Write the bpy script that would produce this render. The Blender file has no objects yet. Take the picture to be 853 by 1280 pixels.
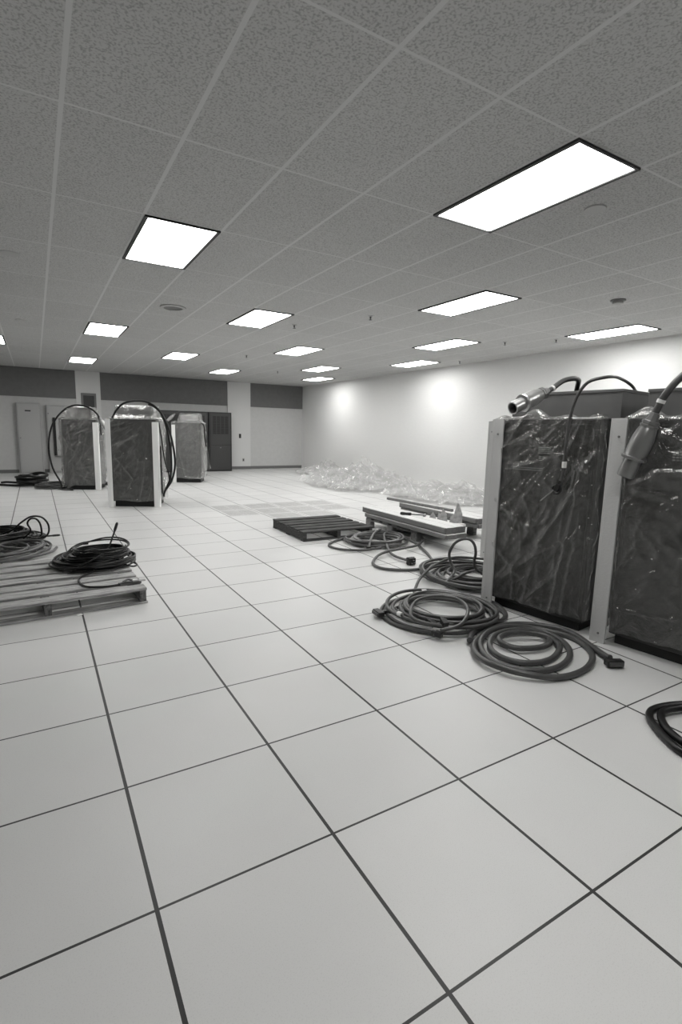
import bpy, bmesh, math, random
from mathutils import Vector, Matrix, noise
R = math.radians
S = bpy.context.scene
COL = S.collection
W_R, D_B, H_C = 8.54, 15.78, 3.05          # right wall x, back wall y, ceiling z
X_L, Y_F = -5.2, -5.2                      # walls the photo does not show
T = 0.6096

# ------------------------------------------------------------------ materials
TINT = (1.0, 1.0, 0.99)
def grey(v): return (v*TINT[0], v*TINT[1], v*TINT[2], 1)
def mat(name, v, rough=.6, metal=0, spec=.5, bump=None, mottle=None, coat=0):
    m = bpy.data.materials.new(name); m.use_nodes = True
    nt = m.node_tree; b = nt.nodes['Principled BSDF']
    b.inputs['Base Color'].default_value = grey(v)
    b.inputs['Roughness'].default_value = rough
    b.inputs['Metallic'].default_value = metal
    b.inputs['Specular IOR Level'].default_value = spec
    b.inputs['Coat Weight'].default_value = coat
    tc = nt.nodes.new('ShaderNodeTexCoord')
    if mottle:
        sc, amt, stretch = mottle
        mp = nt.nodes.new('ShaderNodeMapping'); mp.inputs['Scale'].default_value = stretch
        nt.links.new(tc.outputs['Object'], mp.inputs[0])
        n = nt.nodes.new('ShaderNodeTexNoise'); n.inputs['Scale'].default_value = sc
        n.inputs['Detail'].default_value = 6
        nt.links.new(mp.outputs[0], n.inputs['Vector'])
        r = nt.nodes.new('ShaderNodeValToRGB')
        r.color_ramp.elements[0].position = .3; r.color_ramp.elements[1].position = .7
        r.color_ramp.elements[0].color = grey(v*(1-amt)); r.color_ramp.elements[1].color = grey(min(1, v*(1+amt)))
        nt.links.new(n.outputs['Fac'], r.inputs[0]); nt.links.new(r.outputs[0], b.inputs['Base Color'])
    if bump:
        sc, st = bump
        n = nt.nodes.new('ShaderNodeTexNoise'); n.inputs['Scale'].default_value = sc; n.inputs['Detail'].default_value = 4
        nt.links.new(tc.outputs['Object'], n.inputs['Vector'])
        bp = nt.nodes.new('ShaderNodeBump'); bp.inputs['Strength'].default_value = st; bp.inputs['Distance'].default_value = .01
        nt.links.new(n.outputs['Fac'], bp.inputs['Height']); nt.links.new(bp.outputs[0], b.inputs['Normal'])
    return m

def math_n(nt, op, a, b=None, c=None):
    n = nt.nodes.new('ShaderNodeMath'); n.operation = op
    for i, v in enumerate((a, b, c)):
        if v is None: continue
        if isinstance(v, (int, float)): n.inputs[i].default_value = v
        else: nt.links.new(v, n.inputs[i])
    return n.outputs[0]

def line_mask(nt, coord, pitch, origin, width):
    """1 within width/2 of every grid line at origin + k*pitch"""
    a = math_n(nt, 'SUBTRACT', coord, origin - pitch/2)
    f = math_n(nt, 'DIVIDE', a, pitch)
    fr = math_n(nt, 'FRACT', f)
    d = math_n(nt, 'ABSOLUTE', math_n(nt, 'SUBTRACT', fr, .5))
    d = math_n(nt, 'MULTIPLY', d, pitch)
    return math_n(nt, 'LESS_THAN', d, width/2)

def grid_mat(name, base, line, px, py, ox, oy, wx, wy, rough, spec, speck=None, tile_var=0.0, bumpy=0):
    m = bpy.data.materials.new(name); m.use_nodes = True
    nt = m.node_tree; b = nt.nodes['Principled BSDF']
    geo = nt.nodes.new('ShaderNodeNewGeometry'); sp = nt.nodes.new('ShaderNodeSeparateXYZ')
    nt.links.new(geo.outputs['Position'], sp.inputs[0])
    mx = line_mask(nt, sp.outputs[0], px, ox, wx); my = line_mask(nt, sp.outputs[1], py, oy, wy)
    mk = math_n(nt, 'MAXIMUM', mx, my)
    # per-tile tone
    ix = math_n(nt, 'FLOOR', math_n(nt, 'DIVIDE', math_n(nt, 'SUBTRACT', sp.outputs[0], ox), px))
    iy = math_n(nt, 'FLOOR', math_n(nt, 'DIVIDE', math_n(nt, 'SUBTRACT', sp.outputs[1], oy), py))
    cb = nt.nodes.new('ShaderNodeCombineXYZ'); nt.links.new(ix, cb.inputs[0]); nt.links.new(iy, cb.inputs[1])
    wn = nt.nodes.new('ShaderNodeTexWhiteNoise'); nt.links.new(cb.outputs[0], wn.inputs['Vector'])
    tone = math_n(nt, 'MULTIPLY_ADD', wn.outputs['Value'], tile_var, 1 - tile_var/2)
    n1 = nt.nodes.new('ShaderNodeTexNoise'); n1.inputs['Scale'].default_value = 1.7; n1.inputs['Detail'].default_value = 5
    nt.links.new(geo.outputs['Position'], n1.inputs['Vector'])
    tone = math_n(nt, 'MULTIPLY', tone, math_n(nt, 'MULTIPLY_ADD', n1.outputs['Fac'], .10, .95))
    if speck:
        sc, lo, amt = speck
        n2 = nt.nodes.new('ShaderNodeTexNoise'); n2.inputs['Scale'].default_value = sc; n2.inputs['Detail'].default_value = 3
        nt.links.new(geo.outputs['Position'], n2.inputs['Vector'])
        mr = nt.nodes.new('ShaderNodeMapRange'); mr.inputs['From Min'].default_value = lo; mr.inputs['From Max'].default_value = lo + .16
        mr.inputs['To Min'].default_value = 1 - amt; mr.inputs['To Max'].default_value = 1
        nt.links.new(n2.outputs['Fac'], mr.inputs[0])
        tone = math_n(nt, 'MULTIPLY', tone, mr.outputs[0])
    mixc = nt.nodes.new('ShaderNodeMix'); mixc.data_type = 'RGBA'; mixc.blend_type = 'MULTIPLY'; mixc.inputs[0].default_value = 1
    mixc.inputs[6].default_value = grey(base)
    nt.links.new(tone, mixc.inputs[7])
    mx2 = nt.nodes.new('ShaderNodeMix'); mx2.data_type = 'RGBA'
    nt.links.new(mk, mx2.inputs[0]); nt.links.new(mixc.outputs[2], mx2.inputs[6]); mx2.inputs[7].default_value = grey(line)
    nt.links.new(mx2.outputs[2], b.inputs['Base Color'])
    b.inputs['Roughness'].default_value = rough; b.inputs['Specular IOR Level'].default_value = spec
    if bumpy:
        bp = nt.nodes.new('ShaderNodeBump'); bp.inputs['Strength'].default_value = bumpy; bp.inputs['Distance'].default_value = .004
        nt.links.new(math_n(nt, 'SUBTRACT', 1, mk), bp.inputs['Height']); nt.links.new(bp.outputs[0], b.inputs['Normal'])
    return m

def film_mat(name, fac, rough=.16, white=.8, edge=.55, soft=False):
    """thin clear polythene: mostly see-through, a little milky, glossy on its creases"""
    m = bpy.data.materials.new(name); m.use_nodes = True
    nt = m.node_tree; b = nt.nodes['Principled BSDF']; out = nt.nodes['Material Output']
    b.inputs['Base Color'].default_value = grey(white); b.inputs['Roughness'].default_value = rough
    b.inputs['Specular IOR Level'].default_value = .9; b.inputs['IOR'].default_value = 1.6
    tc = nt.nodes.new('ShaderNodeTexCoord')
    n = nt.nodes.new('ShaderNodeTexNoise'); n.inputs['Scale'].default_value = 16; n.inputs['Detail'].default_value = 3
    n.inputs['Distortion'].default_value = 1.5
    nt.links.new(tc.outputs['Object'], n.inputs['Vector'])
    bp = nt.nodes.new('ShaderNodeBump'); bp.inputs['Strength'].default_value = .15 if soft else .55; bp.inputs['Distance'].default_value = .02
    nt.links.new(n.outputs['Fac'], bp.inputs['Height']); nt.links.new(bp.outputs[0], b.inputs['Normal'])
    tr = nt.nodes.new('ShaderNodeBsdfTransparent'); tr.inputs[0].default_value = (1, 1, 1, 1) if soft else (.97, .97, .96, 1)
    gl = nt.nodes.new('ShaderNodeBsdfGlossy'); gl.inputs['Roughness'].default_value = rough
    gl.inputs['Color'].default_value = grey(.95); nt.links.new(bp.outputs[0], gl.inputs['Normal'])
    lw = nt.nodes.new('ShaderNodeLayerWeight'); lw.inputs['Blend'].default_value = .35
    nt.links.new(bp.outputs[0], lw.inputs['Normal'])
    f1 = math_n(nt, 'MULTIPLY_ADD', lw.outputs['Facing'], edge, fac)
    f1 = math_n(nt, 'MINIMUM', f1, .9)
    m1 = nt.nodes.new('ShaderNodeMixShader'); nt.links.new(f1, m1.inputs[0])
    nt.links.new(tr.outputs[0], m1.inputs[1])
    if soft:
        df = nt.nodes.new('ShaderNodeBsdfDiffuse'); df.inputs[0].default_value = (white, white, white, 1)
        tl = nt.nodes.new('ShaderNodeBsdfTranslucent'); tl.inputs[0].default_value = (white, white, white, 1)
        ms = nt.nodes.new('ShaderNodeMixShader'); ms.inputs[0].default_value = .45
        nt.links.new(df.outputs[0], ms.inputs[1]); nt.links.new(tl.outputs[0], ms.inputs[2]); nt.links.new(ms.outputs[0], m1.inputs[2])
    else: nt.links.new(b.outputs[0], m1.inputs[2])
    m2 = nt.nodes.new('ShaderNodeMixShader'); nt.links.new(math_n(nt, 'MULTIPLY_ADD', lw.outputs['Fresnel'], .40 if soft else .6, .02 if soft else .03), m2.inputs[0])
    nt.links.new(m1.outputs[0], m2.inputs[1]); nt.links.new(gl.outputs[0], m2.inputs[2])
    nt.links.new(m2.outputs[0], out.inputs[0])
    return m

def emit_mat(name, s):
    m = bpy.data.materials.new(name); m.use_nodes = True
    nt = m.node_tree; nt.nodes.clear()
    e = nt.nodes.new('ShaderNodeEmission'); e.inputs[0].default_value = (1, .995, .975, 1); e.inputs[1].default_value = s
    o = nt.nodes.new('ShaderNodeOutputMaterial'); nt.links.new(e.outputs[0], o.inputs[0])
    return m

M = dict(
    floor=grid_mat('floor panels', .60, .03, T, T, 0, 0, .013, .009, .42, .3, speck=(260, .30, .10), tile_var=.06, bumpy=.3),
    ceil=grid_mat('ceiling tiles', .56, .64, T, 2*T, .5937, 2.4218, .024, .016, .9, .1, speck=(85, .36, .34), tile_var=.05, bumpy=.15),
    wall=mat('wall paint', .72, .75, spec=.2, mottle=(14, .02, (1, 1, 9))),
    bwall=mat('back wall paint', .56, .75, spec=.2, mottle=(10, .03, (1, 1, 1))),
    column=mat('column paint', .66, .75, spec=.2),
    band=mat('dark wall band', .17, .8, spec=.2, mottle=(8, .06, (1, 1, 1))),
    base=mat('baseboard vinyl', .16, .6),
    lens=emit_mat('fluorescent diffuser', 18.5),
    reveal=mat('light reveal', .012, .5),
    rim=mat('ceiling light rim', .45, .5),
    ceilwhite=mat('ceiling fitting white', .42, .5),
    sprk=mat('sprinkler metal', .12, .4, metal=.6),
    body=mat('cabinet enamel charcoal', .020, .45, mottle=(3, .15, (1, 1, 1))),
    plinth=mat('plinth black', .008, .6),
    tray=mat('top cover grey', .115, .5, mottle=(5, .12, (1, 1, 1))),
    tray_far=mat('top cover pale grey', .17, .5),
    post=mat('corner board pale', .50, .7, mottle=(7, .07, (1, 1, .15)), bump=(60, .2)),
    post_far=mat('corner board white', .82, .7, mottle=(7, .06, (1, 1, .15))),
    film=film_mat('clear polythene wrap', .02, rough=.10, edge=.42),
    film_far=film_mat('clear polythene wrap milky', .03, rough=.12, edge=.62), film_r=film_mat('clear polythene wrap dusty', .10, rough=.16, edge=.6),
    heap=film_mat('crumpled polythene', .07, rough=.24, white=1.0, edge=.28, soft=True),
    cable=mat('cable rubber grey', .06, .38, spec=.5, mottle=(20, .15, (1, 1, 1))),
    cable_b=mat('cable rubber black', .009, .35, spec=.35),
    cable_m=mat('cable rubber mid grey', .075, .4, spec=.5),
    plug=mat('plug black', .012, .4),
    plugpin=mat('plug contacts', .35, .3, metal=.8),
    alu=mat('cast aluminium', .42, .3, metal=.75, bump=(40, .1)),
    aludark=mat('aluminium grey paint', .22, .3, metal=.5, bump=(40, .1)),
    hollow=mat('socket inside', .01, .5),
    tape=mat('white tape', .7, .6),
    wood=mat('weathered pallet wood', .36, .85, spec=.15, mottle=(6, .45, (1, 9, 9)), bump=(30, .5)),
    wood_s=mat('darker pallet stringer wood', .13, .85, spec=.15, mottle=(6, .5, (9, 1, 9)), bump=(30, .5)),  # stringers toned darker than the deck boards
    wood_d=mat('dark pallet wood', .07, .85, spec=.15, mottle=(6, .5, (1, 9, 9)), bump=(30, .5)),
    wood_m=mat('grey pallet wood', .2, .85, spec=.15, mottle=(6, .4, (1, 9, 9)), bump=(30, .4)),
    board=mat('stacked pale boards', .66, .75, spec=.2, mottle=(8, .12, (9, .5, 4)), bump=(30, .2)),
    boardside=mat('board raw edge', .20, .85, spec=.1, mottle=(8, .2, (3, .5, 14))),
    card=mat('torn fibreboard', .36, .85, spec=.1, mottle=(18, .3, (1, 1, 1))),
    ecab=mat('electrical cabinet paint', .34, .5),
    ecab2=mat('electrical cabinet door', .38, .5),
    rack=mat('rack frame black', .012, .4),
    rackp=mat('rack panel dark grey', .035, .45),
    slot=mat('dark slot', .006, .6),
    print=mat('label print', .22, .7),
    perf=None, debris=mat('paper scrap', .8, .8),
)
# perforated floor panel: rows of small round holes
def perf_mat():
    m = bpy.data.materials.new('perforated panel'); m.use_nodes = True
    nt = m.node_tree; b = nt.nodes['Principled BSDF']
    geo = nt.nodes.new('ShaderNodeNewGeometry'); sp = nt.nodes.new('ShaderNodeSeparateXYZ')
    nt.links.new(geo.outputs['Position'], sp.inputs[0])
    def cell(c): return math_n(nt, 'POWER', math_n(nt, 'SUBTRACT', math_n(nt, 'FRACT', math_n(nt, 'DIVIDE', c, .0254)), .5), 2)
    r2 = math_n(nt, 'ADD', cell(sp.outputs[0]), cell(sp.outputs[1]))
    hole = math_n(nt, 'LESS_THAN', r2, .085)
    mx = nt.nodes.new('ShaderNodeMix'); mx.data_type = 'RGBA'; nt.links.new(hole, mx.inputs[0])
    mx.inputs[6].default_value = grey(.50); mx.inputs[7].default_value = grey(.10)
    nt.links.new(mx.outputs[2], b.inputs['Base Color']); b.inputs['Roughness'].default_value = .5
    return m
M['perf'] = perf_mat()

# ------------------------------------------------------------------ helpers
def obj(name, bm, m, parent=None, loc=(0, 0, 0), smooth=False, world=False, label=None, rot=None):
    if world and parent is not None:
        bmesh.ops.translate(bm, verts=bm.verts, vec=-parent.location)
    bmesh.ops.recalc_face_normals(bm, faces=bm.faces) if not name.startswith(('plastic', 'film')) else None
    me = bpy.data.meshes.new(name); bm.to_mesh(me); bm.free()
    if smooth:
        for p in me.polygons: p.use_smooth = True
        if smooth != 'all':
            try: me.set_sharp_from_angle(angle=R(40))
            except Exception: pass
    me.materials.append(M[m])
    o = bpy.data.objects.new(name, me); COL.objects.link(o)
    if parent is not None: o.parent = parent
    o.location = loc
    if rot: o.rotation_euler = rot
    if label: o['label'] = label
    return o
def tag(o, label, cat, group=None, kind=None):
    if label: o['label'] = label
    if cat: o['category'] = cat
    if group: o['group'] = group
    if kind: o['kind'] = kind
    return o
def thing(name, label, cat, loc=(0, 0, 0), rz=0, group=None, rot=None):
    o = bpy.data.objects.new(name, None); COL.objects.link(o)
    o.empty_display_size = .1; o.location = loc
    o.rotation_euler = rot if rot else (0, 0, rz)
    return tag(o, label, cat, group)
def struct(name, bm, m, parent=None, **k):
    o = obj(name, bm, m, parent, **k)
    if parent is None: o['kind'] = 'structure'
    return o
def NB(): return bmesh.new()
def box(bm, x0, x1, y0, y1, z0, z1, bev=0, mtx=None):
    r = bmesh.ops.create_cube(bm, size=1)
    vs = r['verts']
    for v in vs:
        v.co = Vector(((x0+x1)/2 + v.co.x*(x1-x0), (y0+y1)/2 + v.co.y*(y1-y0), (z0+z1)/2 + v.co.z*(z1-z0)))
    if mtx: bmesh.ops.transform(bm, matrix=mtx, verts=vs)
    if bev:
        es = list({e for v in vs for e in v.link_edges})
        bmesh.ops.bevel(bm, geom=es, offset=bev, segments=2, affect='EDGES', profile=.5)
    return bm
def lathe(bm, prof, seg=24, mtx=None):
    """prof: list of (radius, height) turned about z"""
    rings = []
    for r, z in prof:
        if r < 1e-6: rings.append([bm.verts.new((0, 0, z))])
        else: rings.append([bm.verts.new((r*math.cos(2*math.pi*k/seg), r*math.sin(2*math.pi*k/seg), z)) for k in range(seg)])
    for a, b in zip(rings, rings[1:]):
        for k in range(seg):
            k2 = (k+1) % seg
            if len(a) == 1 and len(b) == 1: continue
            if len(a) == 1: bm.faces.new((a[0], b[k], b[k2]))
            elif len(b) == 1: bm.faces.new((a[k], a[k2], b[0]))
            else: bm.faces.new((a[k], a[k2], b[k2], b[k]))
    vs = [v for r in rings for v in r]
    if mtx: bmesh.ops.transform(bm, matrix=mtx, verts=vs)
    return bm
def aim(loc, d, up=(0, 0, 1)):
    """matrix taking +z to direction d at loc"""
    q = Vector(d).to_track_quat('Z', 'Y')
    return Matrix.Translation(Vector(loc)) @ q.to_matrix().to_4x4()
def smooth_path(pts, n=6):
    P = [Vector(p) for p in pts]; out = []
    for i in range(len(P)-1):
        p0 = P[i-1] if i else P[0]*2 - P[1]; p1, p2 = P[i], P[i+1]
        p3 = P[i+2] if i+2 < len(P) else P[-1]*2 - P[-2]
        for k in range(n):
            t = k/n
            out.append(.5*((2*p1) + (p2-p0)*t + (2*p0-5*p1+4*p2-p3)*t*t + (3*p1-p0-3*p2+p3)*t**3))
    out.append(P[-1]); return out
def tube(bm, path, r, seg=8):
    n = len(path); prev = None; rings = []
    t0 = (path[1]-path[0]).normalized()
    ref = Vector((0, 0, 1)) if abs(t0.z) < .9 else Vector((1, 0, 0))
    nrm = (ref - t0*ref.dot(t0)).normalized()
    for i in range(n):
        t = (path[min(i+1, n-1)] - path[max(i-1, 0)])
        t = t.normalized() if t.length > 1e-7 else t0
        nrm = nrm - t*nrm.dot(t)
        nrm = nrm.normalized() if nrm.length > 1e-6 else Vector((1, 0, 0))
        bi = t.cross(nrm)
        rings.append([bm.verts.new(path[i] + (nrm*math.cos(2*math.pi*k/seg) + bi*math.sin(2*math.pi*k/seg))*r) for k in range(seg)])
        t0 = t
    for a, b in zip(rings, rings[1:]):
        for k in range(seg): bm.faces.new((a[k], a[(k+1) % seg], b[(k+1) % seg], b[k]))
    bm.faces.new(rings[0][::-1]); bm.faces.new(rings[-1])
    return bm
def cable(label, paths, rad, m='cable', name='power_cable', group=None, plugs=(), ties=(), base=None, seg=8, cat='cable'):
    """thing > cord, plug ..., cable_tie ...; paths is a list of point lists (world)"""
    b = base or (sum(p[0] for p in paths[0])/len(paths[0]), sum(p[1] for p in paths[0])/len(paths[0]), min(p[2] for p in paths[0]) - rad)
    t = thing(name, label, cat, b, 0, group)
    bm = NB()
    for p in paths: tube(bm, smooth_path(p, 4), rad, seg)
    obj('cord', bm, m, t, smooth=True, world=True)
    for loc, d, kind in plugs: make_plug(t, loc, d, kind)
    for loc, d in ties:
        bm = NB(); lathe(bm, [(rad*1.15, -.022), (rad*1.35, -.02), (rad*1.35, .02), (rad*1.15, .022)], 12, aim(loc, d))
        obj('tape_band', bm, 'tape', t, world=True, smooth=True)
    return t
def make_plug(t, loc, d, kind):
    mt = aim(loc, d)
    bm = NB()
    if kind == 'flat':       # wide flat multiway connector: neck, hood, black face
        box(bm, -.016, .016, -.014, .014, 0, .05, .004, mt)
        box(bm, -.055, .055, -.02, .02, .04, .09, .006, mt)
        p = obj('plug', bm, 'plug', t, world=True)
        bm = NB(); box(bm, -.046, .046, -.012, .012, .088, .1, .002, mt)
        bmesh.ops.translate(bm, verts=bm.verts, vec=-t.location)
        obj('contact_face', bm, 'cable', p)
    elif kind == 'block':    # chunky rectangular plug with prongs
        box(bm, -.022, .022, -.02, .02, 0, .04, .005, mt)
        box(bm, -.042, .042, -.038, .038, .035, .105, .008, mt)
        box(bm, -.046, .046, -.042, .042, .06, .07, .002, mt)
        p = obj('plug', bm, 'plug', t, world=True)
        bm = NB()
        for x, y in ((-.018, -.014), (.018, -.014), (0, .018)): box(bm, x-.006, x+.006, y-.002, y+.002, .1, .13, 0, mt)
        bmesh.ops.translate(bm, verts=bm.verts, vec=-t.location)
        obj('contact_pin', bm, 'plugpin', p)
    elif kind == 'small':
        box(bm, -.014, .014, -.012, .012, 0, .03, .003, mt)
        box(bm, -.024, .024, -.018, .018, .025, .08, .005, mt)
        obj('plug', bm, 'plug', t, world=True)
    elif kind == 'tip':
        lathe(bm, [(0, -.01), (.009, -.01), (.013, 0), (.013, .06), (.008, .075), (0, .078)], 12, mt)
        obj('plug', bm, 'plug', t, world=True, smooth=True)
    elif kind == 'lug':
        lathe(bm, [(0, 0), (.016, 0), (.018, .03), (.012, .05), (0, .05)], 12, mt)
        box(bm, -.02, .02, -.004, .004, .045, .1, .002, mt)
        obj('plug', bm, 'plugpin', t, world=True, smooth=True)

# ------------------------------------------------------------------ the room
def room():
    bm = NB(); box(bm, X_L, W_R, Y_F, D_B, -.12, 0); struct('floor', bm, 'floor')
    bm = NB(); box(bm, X_L, W_R, Y_F, D_B, H_C, H_C+.1); struct('ceiling', bm, 'ceil')
    bm = NB(); box(bm, W_R, W_R+.15, Y_F-.15, D_B+.15, -.12, H_C+.1); struct('wall_right', bm, 'wall')
    bm = NB(); box(bm, X_L-.15, X_L, Y_F-.15, D_B+.15, -.12, H_C+.1); struct('wall_left', bm, 'bwall')
    bm = NB(); box(bm, X_L, W_R, D_B, D_B+.15, -.12, H_C+.1); struct('wall_back', bm, 'bwall')
    bm = NB(); box(bm, X_L, W_R, Y_F-.15, Y_F, -.12, H_C+.1); struct('wall_front', bm, 'bwall')
    # columns flush-proud of the back wall, dark bands between them
    for i, (a, b) in enumerate(((.90, 1.58), (5.62, 6.46))):
        bm = NB(); box(bm, a, b, D_B-.05, D_B, 0, H_C); struct('trim_%d' % (i+1), bm, 'column')
    for i, (a, b) in enumerate(((X_L, .90), (1.58, 5.62), (6.46, W_R))):
        bm = NB(); box(bm, a, b, D_B-.03, D_B, 2.22, H_C); struct('trim_%d' % (i+3), bm, 'band')
    # a thin joint where the wall boards meet right of the second column
    bm = NB(); box(bm, 6.455, 6.475, D_B-.012, D_B, .1, 2.22); struct('trim_6', bm, 'base')
    for i, (a, b) in enumerate(((X_L, -.7), (-.05, .08), (.78, 5.62), (5.62, 6.46), (6.46, W_R))):
        y = D_B-.05 if i == 3 else D_B
        bm = NB(); box(bm, a, b, y-.012, y, 0, .1, .002)
        struct('baseboard_back' if i == 0 else 'baseboard_back.%03d' % i, bm, 'base')
    bm = NB(); box(bm, W_R-.008, W_R, Y_F, D_B-.012, 0, .04, .002); struct('baseboard_right', bm, 'wall')
room()

# ------------------------------------------------------------------ ceiling fittings
def troffer(i, j, label, group='fluorescent ceiling lights'):
    x0, y0 = .5937 + T*i, 2.4218 + T*j
    t = thing('ceiling_light', label, 'ceiling light', (x0+T/2, y0+T, H_C), group=group)
    a, b = T/2-.006, T-.006
    bm = NB()
    for q in ((-a, -a+.028, -b, b), (a-.028, a, -b, b), (-a+.028, a-.028, -b, -b+.016), (-a+.028, a-.028, b-.016, b)):
        box(bm, q[0], q[1], q[2], q[3], -.014, .0, 0)
    obj('light_frame', bm, 'reveal', t)
    bm = NB(); box(bm, -a+.029, a-.029, -b+.017, b-.017, -.006, -.001)
    obj('diffuser', bm, 'lens', t)
    return t
LL = {  # grid position: label
 (0, 0): 'ceiling light panel nearest the upper left, large and squarish seen from below',
 (3, -4): 'largest and nearest ceiling light panel, at the upper right of the ceiling',
 (6, 0): 'ceiling light panel in front of the largest one, right of the middle of the ceiling',
 (3, 4): 'ceiling light panel beyond the round ceiling speaker, above the middle of the room',
 (11, 0): 'ceiling light panel by the right wall above the large wrapped cabinets',
 (9, 4): 'ceiling light panel second from the right wall above the plastic heap',
 (11, 4+4): 'small ceiling light panel beside the right wall, second nearest along it',
 (6, 8): 'ceiling light panel, middle one of the far row with a sprinkler behind it',
 (0, 8): 'ceiling light panel above the left wrapped cabinets, left of the column vent',
 (0, 16): 'smallest ceiling light panel right by the top of the first wall column',
 (3, 12): 'ceiling light panel above the middle wrapped cabinet and far dark band',
 (6, 16): 'far ceiling light panel close to the second wall column',
 (9, 12): 'far ceiling light panel in front of the wall corner, the nearer of two',
 (11, 16): 'farthest ceiling light panel nearest the right back corner',
 (-3, 12): 'ceiling light panel cut by the left edge of the photo',
}
for (i, j), l in LL.items(): troffer(i, j, l)
for i, j in ((9, -4), (6, -8), (0, -8)):
    troffer(i, j, 'ceiling light panel of the same kind behind or beside the viewer', 'ceiling lights outside the photo')

def round_fitting(name, label, x, y, prof, m, group=None, cat='ceiling speaker'):
    bm = NB(); lathe(bm, [(r, -z) for r, z in prof], 28)
    return tag(obj(name, bm, m, None, (x, y, H_C), smooth=True), label, cat, group)
t = thing('ceiling_speaker', 'round grey ceiling speaker grille left of the middle light panels', 'ceiling speaker', (1.49, 5.47, H_C))
bm = NB(); lathe(bm, [(.17, 0), (.17, -.012), (.15, -.018), (.125, -.018), (.125, 0)], 32); obj('speaker_rim', bm, 'ceilwhite', t, smooth=True)
bm = NB(); lathe(bm, [(.124, 0), (.124, -.012), (0, -.014)], 32); obj('speaker_grille', bm, 'base', t, smooth=True)
def sprinkler(x, y, label):
    t = thing('sprinkler_head', label, 'sprinkler', (x, y, H_C), group='ceiling sprinklers')
    bm = NB(); lathe(bm, [(0, 0), (.038, 0), (.034, -.008), (.015, -.01), (0, -.01)], 16); obj('escutcheon', bm, 'ceilwhite', t, smooth=True)
    bm = NB(); lathe(bm, [(.012, -.01), (.012, -.03), (.006, -.034), (.006, -.05), (.024, -.052), (.024, -.056), (0, -.056)], 14); obj('deflector', bm, 'sprk', t, smooth=True)
for x, y, l in ((3.34, 5.53, 'ceiling sprinkler head right of the light panel beyond the speaker'),
                (3.95, 4.31, 'ceiling sprinkler head between the two middle light panels'),
                (7.45, 3.9, 'ceiling sprinkler head near the light panel by the right wall'),
                (6.99, 4.6, 'faint ceiling sprinkler head between the two right light panels'),
                (8.1, 6.9, 'ceiling sprinkler head nearest the top of the right wall'),
                (3.91, 9.2, 'far ceiling sprinkler head left of the far row light'),
                (5.71, 11.6, 'far ceiling sprinkler head between the farthest light panels')): sprinkler(x, y, l)
for x, y, l in ((-.34, 4.13, 'flat ceiling disc at the left edge, nearest one'), (-.31, 7.83, 'flat ceiling disc left of the light above the wrapped cabinets'),
                (-.8, 12.9, 'far flat ceiling disc at the left edge by the dark band'), (5.6, 12.7, 'far flat ceiling disc above the second column')):
    round_fitting('ceiling_disc', l, x, y, [(.09, 0), (.085, .008), (0, .01)], 'ceilwhite', cat='ceiling disc', group='flat ceiling discs')
round_fitting('blank_cover', 'round blank ceiling cover beside the largest light panel', 3.32, .48, [(.075, 0), (.072, .01), (0, .012)], 'rim', cat='ceiling cover')
t = thing('smoke_detector', 'round smoke detector on the ceiling before the light panel by the right wall', 'smoke detector', (5.84, 1.84, H_C))
bm = NB(); lathe(bm, [(.085, 0), (.085, -.012), (.06, -.016), (0, -.016)], 24); obj('detector_base', bm, 'base', t, smooth=True)
bm = NB(); lathe(bm, [(.05, -.016), (.058, -.028), (.058, -.046), (.03, -.058), (0, -.06)], 24); obj('detector_cover', bm, 'ceilwhite', t, smooth=True)

# ------------------------------------------------------------------ perforated floor panels
pl = [(0, 0), (0, 1), (1, -1), (1, 0), (1, 1), (2, -1), (2, 0), (2, 1), (3, 0), (3, 1)]
rowname = {-1: 'nearest row', 0: 'middle row', 1: 'far row'}
for i, j in pl:
    x, y = 4*T + i*T, 10*T + j*T
    bm = NB(); g = .045
    for a in (0, 1):
        for b in (0, 1):
            cx0 = x + g + a*(T-2*g+.02)/2; cy0 = y + g + b*(T-2*g+.02)/2; w = (T-2*g-.02)/2
            box(bm, cx0-x, cx0+w-x, cy0-y, cy0+w-y, 0, .0015)
    o = obj('perforated_panel', bm, 'perf', None, (x, y, 0))
    tag(o, 'grey perforated floor panel, %s, %s from the left' % (rowname[j], ['first', 'second', 'third', 'fourth'][i]), 'floor panel', 'perforated floor panels behind the dark pallet')

# ------------------------------------------------------------------ back wall equipment
t = thing('electrical_cabinet', 'tall pale grey cabinet with a framed door and dark nameplate, leftmost on the back wall', 'cabinet', (-.37, D_B-.12, 0))
bm = NB(); box(bm, -.30, .30, -.06, .10, 0, 2.04, .006); obj('cabinet_body', bm, 'ecab', t)
bm = NB(); box(bm, -.27, .27, -.078, -.06, .04, 2.0, .004); d_ = obj('cabinet_door', bm, 'ecab2', t)
bm = NB(); lathe(bm, [(0, 0), (.016, 0), (.016, .03), (.02, .035), (.02, .05), (0, .052)], 14, aim((-.235, -.078, 1.03), (0, -1, 0))); obj('door_handle', bm, 'aludark', d_, smooth=True)
bm = NB(); box(bm, -.085, .06, -.083, -.078, 1.79, 1.83); obj('nameplate', bm, 'slot', d_)
t = thing('electrical_cabinet', 'tall pale cabinet half hidden behind the leftmost wrapped cabinet', 'cabinet', (.42, D_B-.12, 0))
bm = NB(); box(bm, -.34, .34, -.08, .10, 0, 2.0, .006); obj('cabinet_body', bm, 'ecab', t)
bm = NB(); box(bm, -.31, .31, -.095, -.08, .06, 1.96, .004); d_ = obj('cabinet_door', bm, 'ecab2', t)
bm = NB(); lathe(bm, [(0, 0), (.02, 0), (.02, .02), (0, .022)], 12, aim((-.29, -.095, 1.75), (0, -1, 0))); obj('door_lock', bm, 'aludark', d_, smooth=True)
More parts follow.
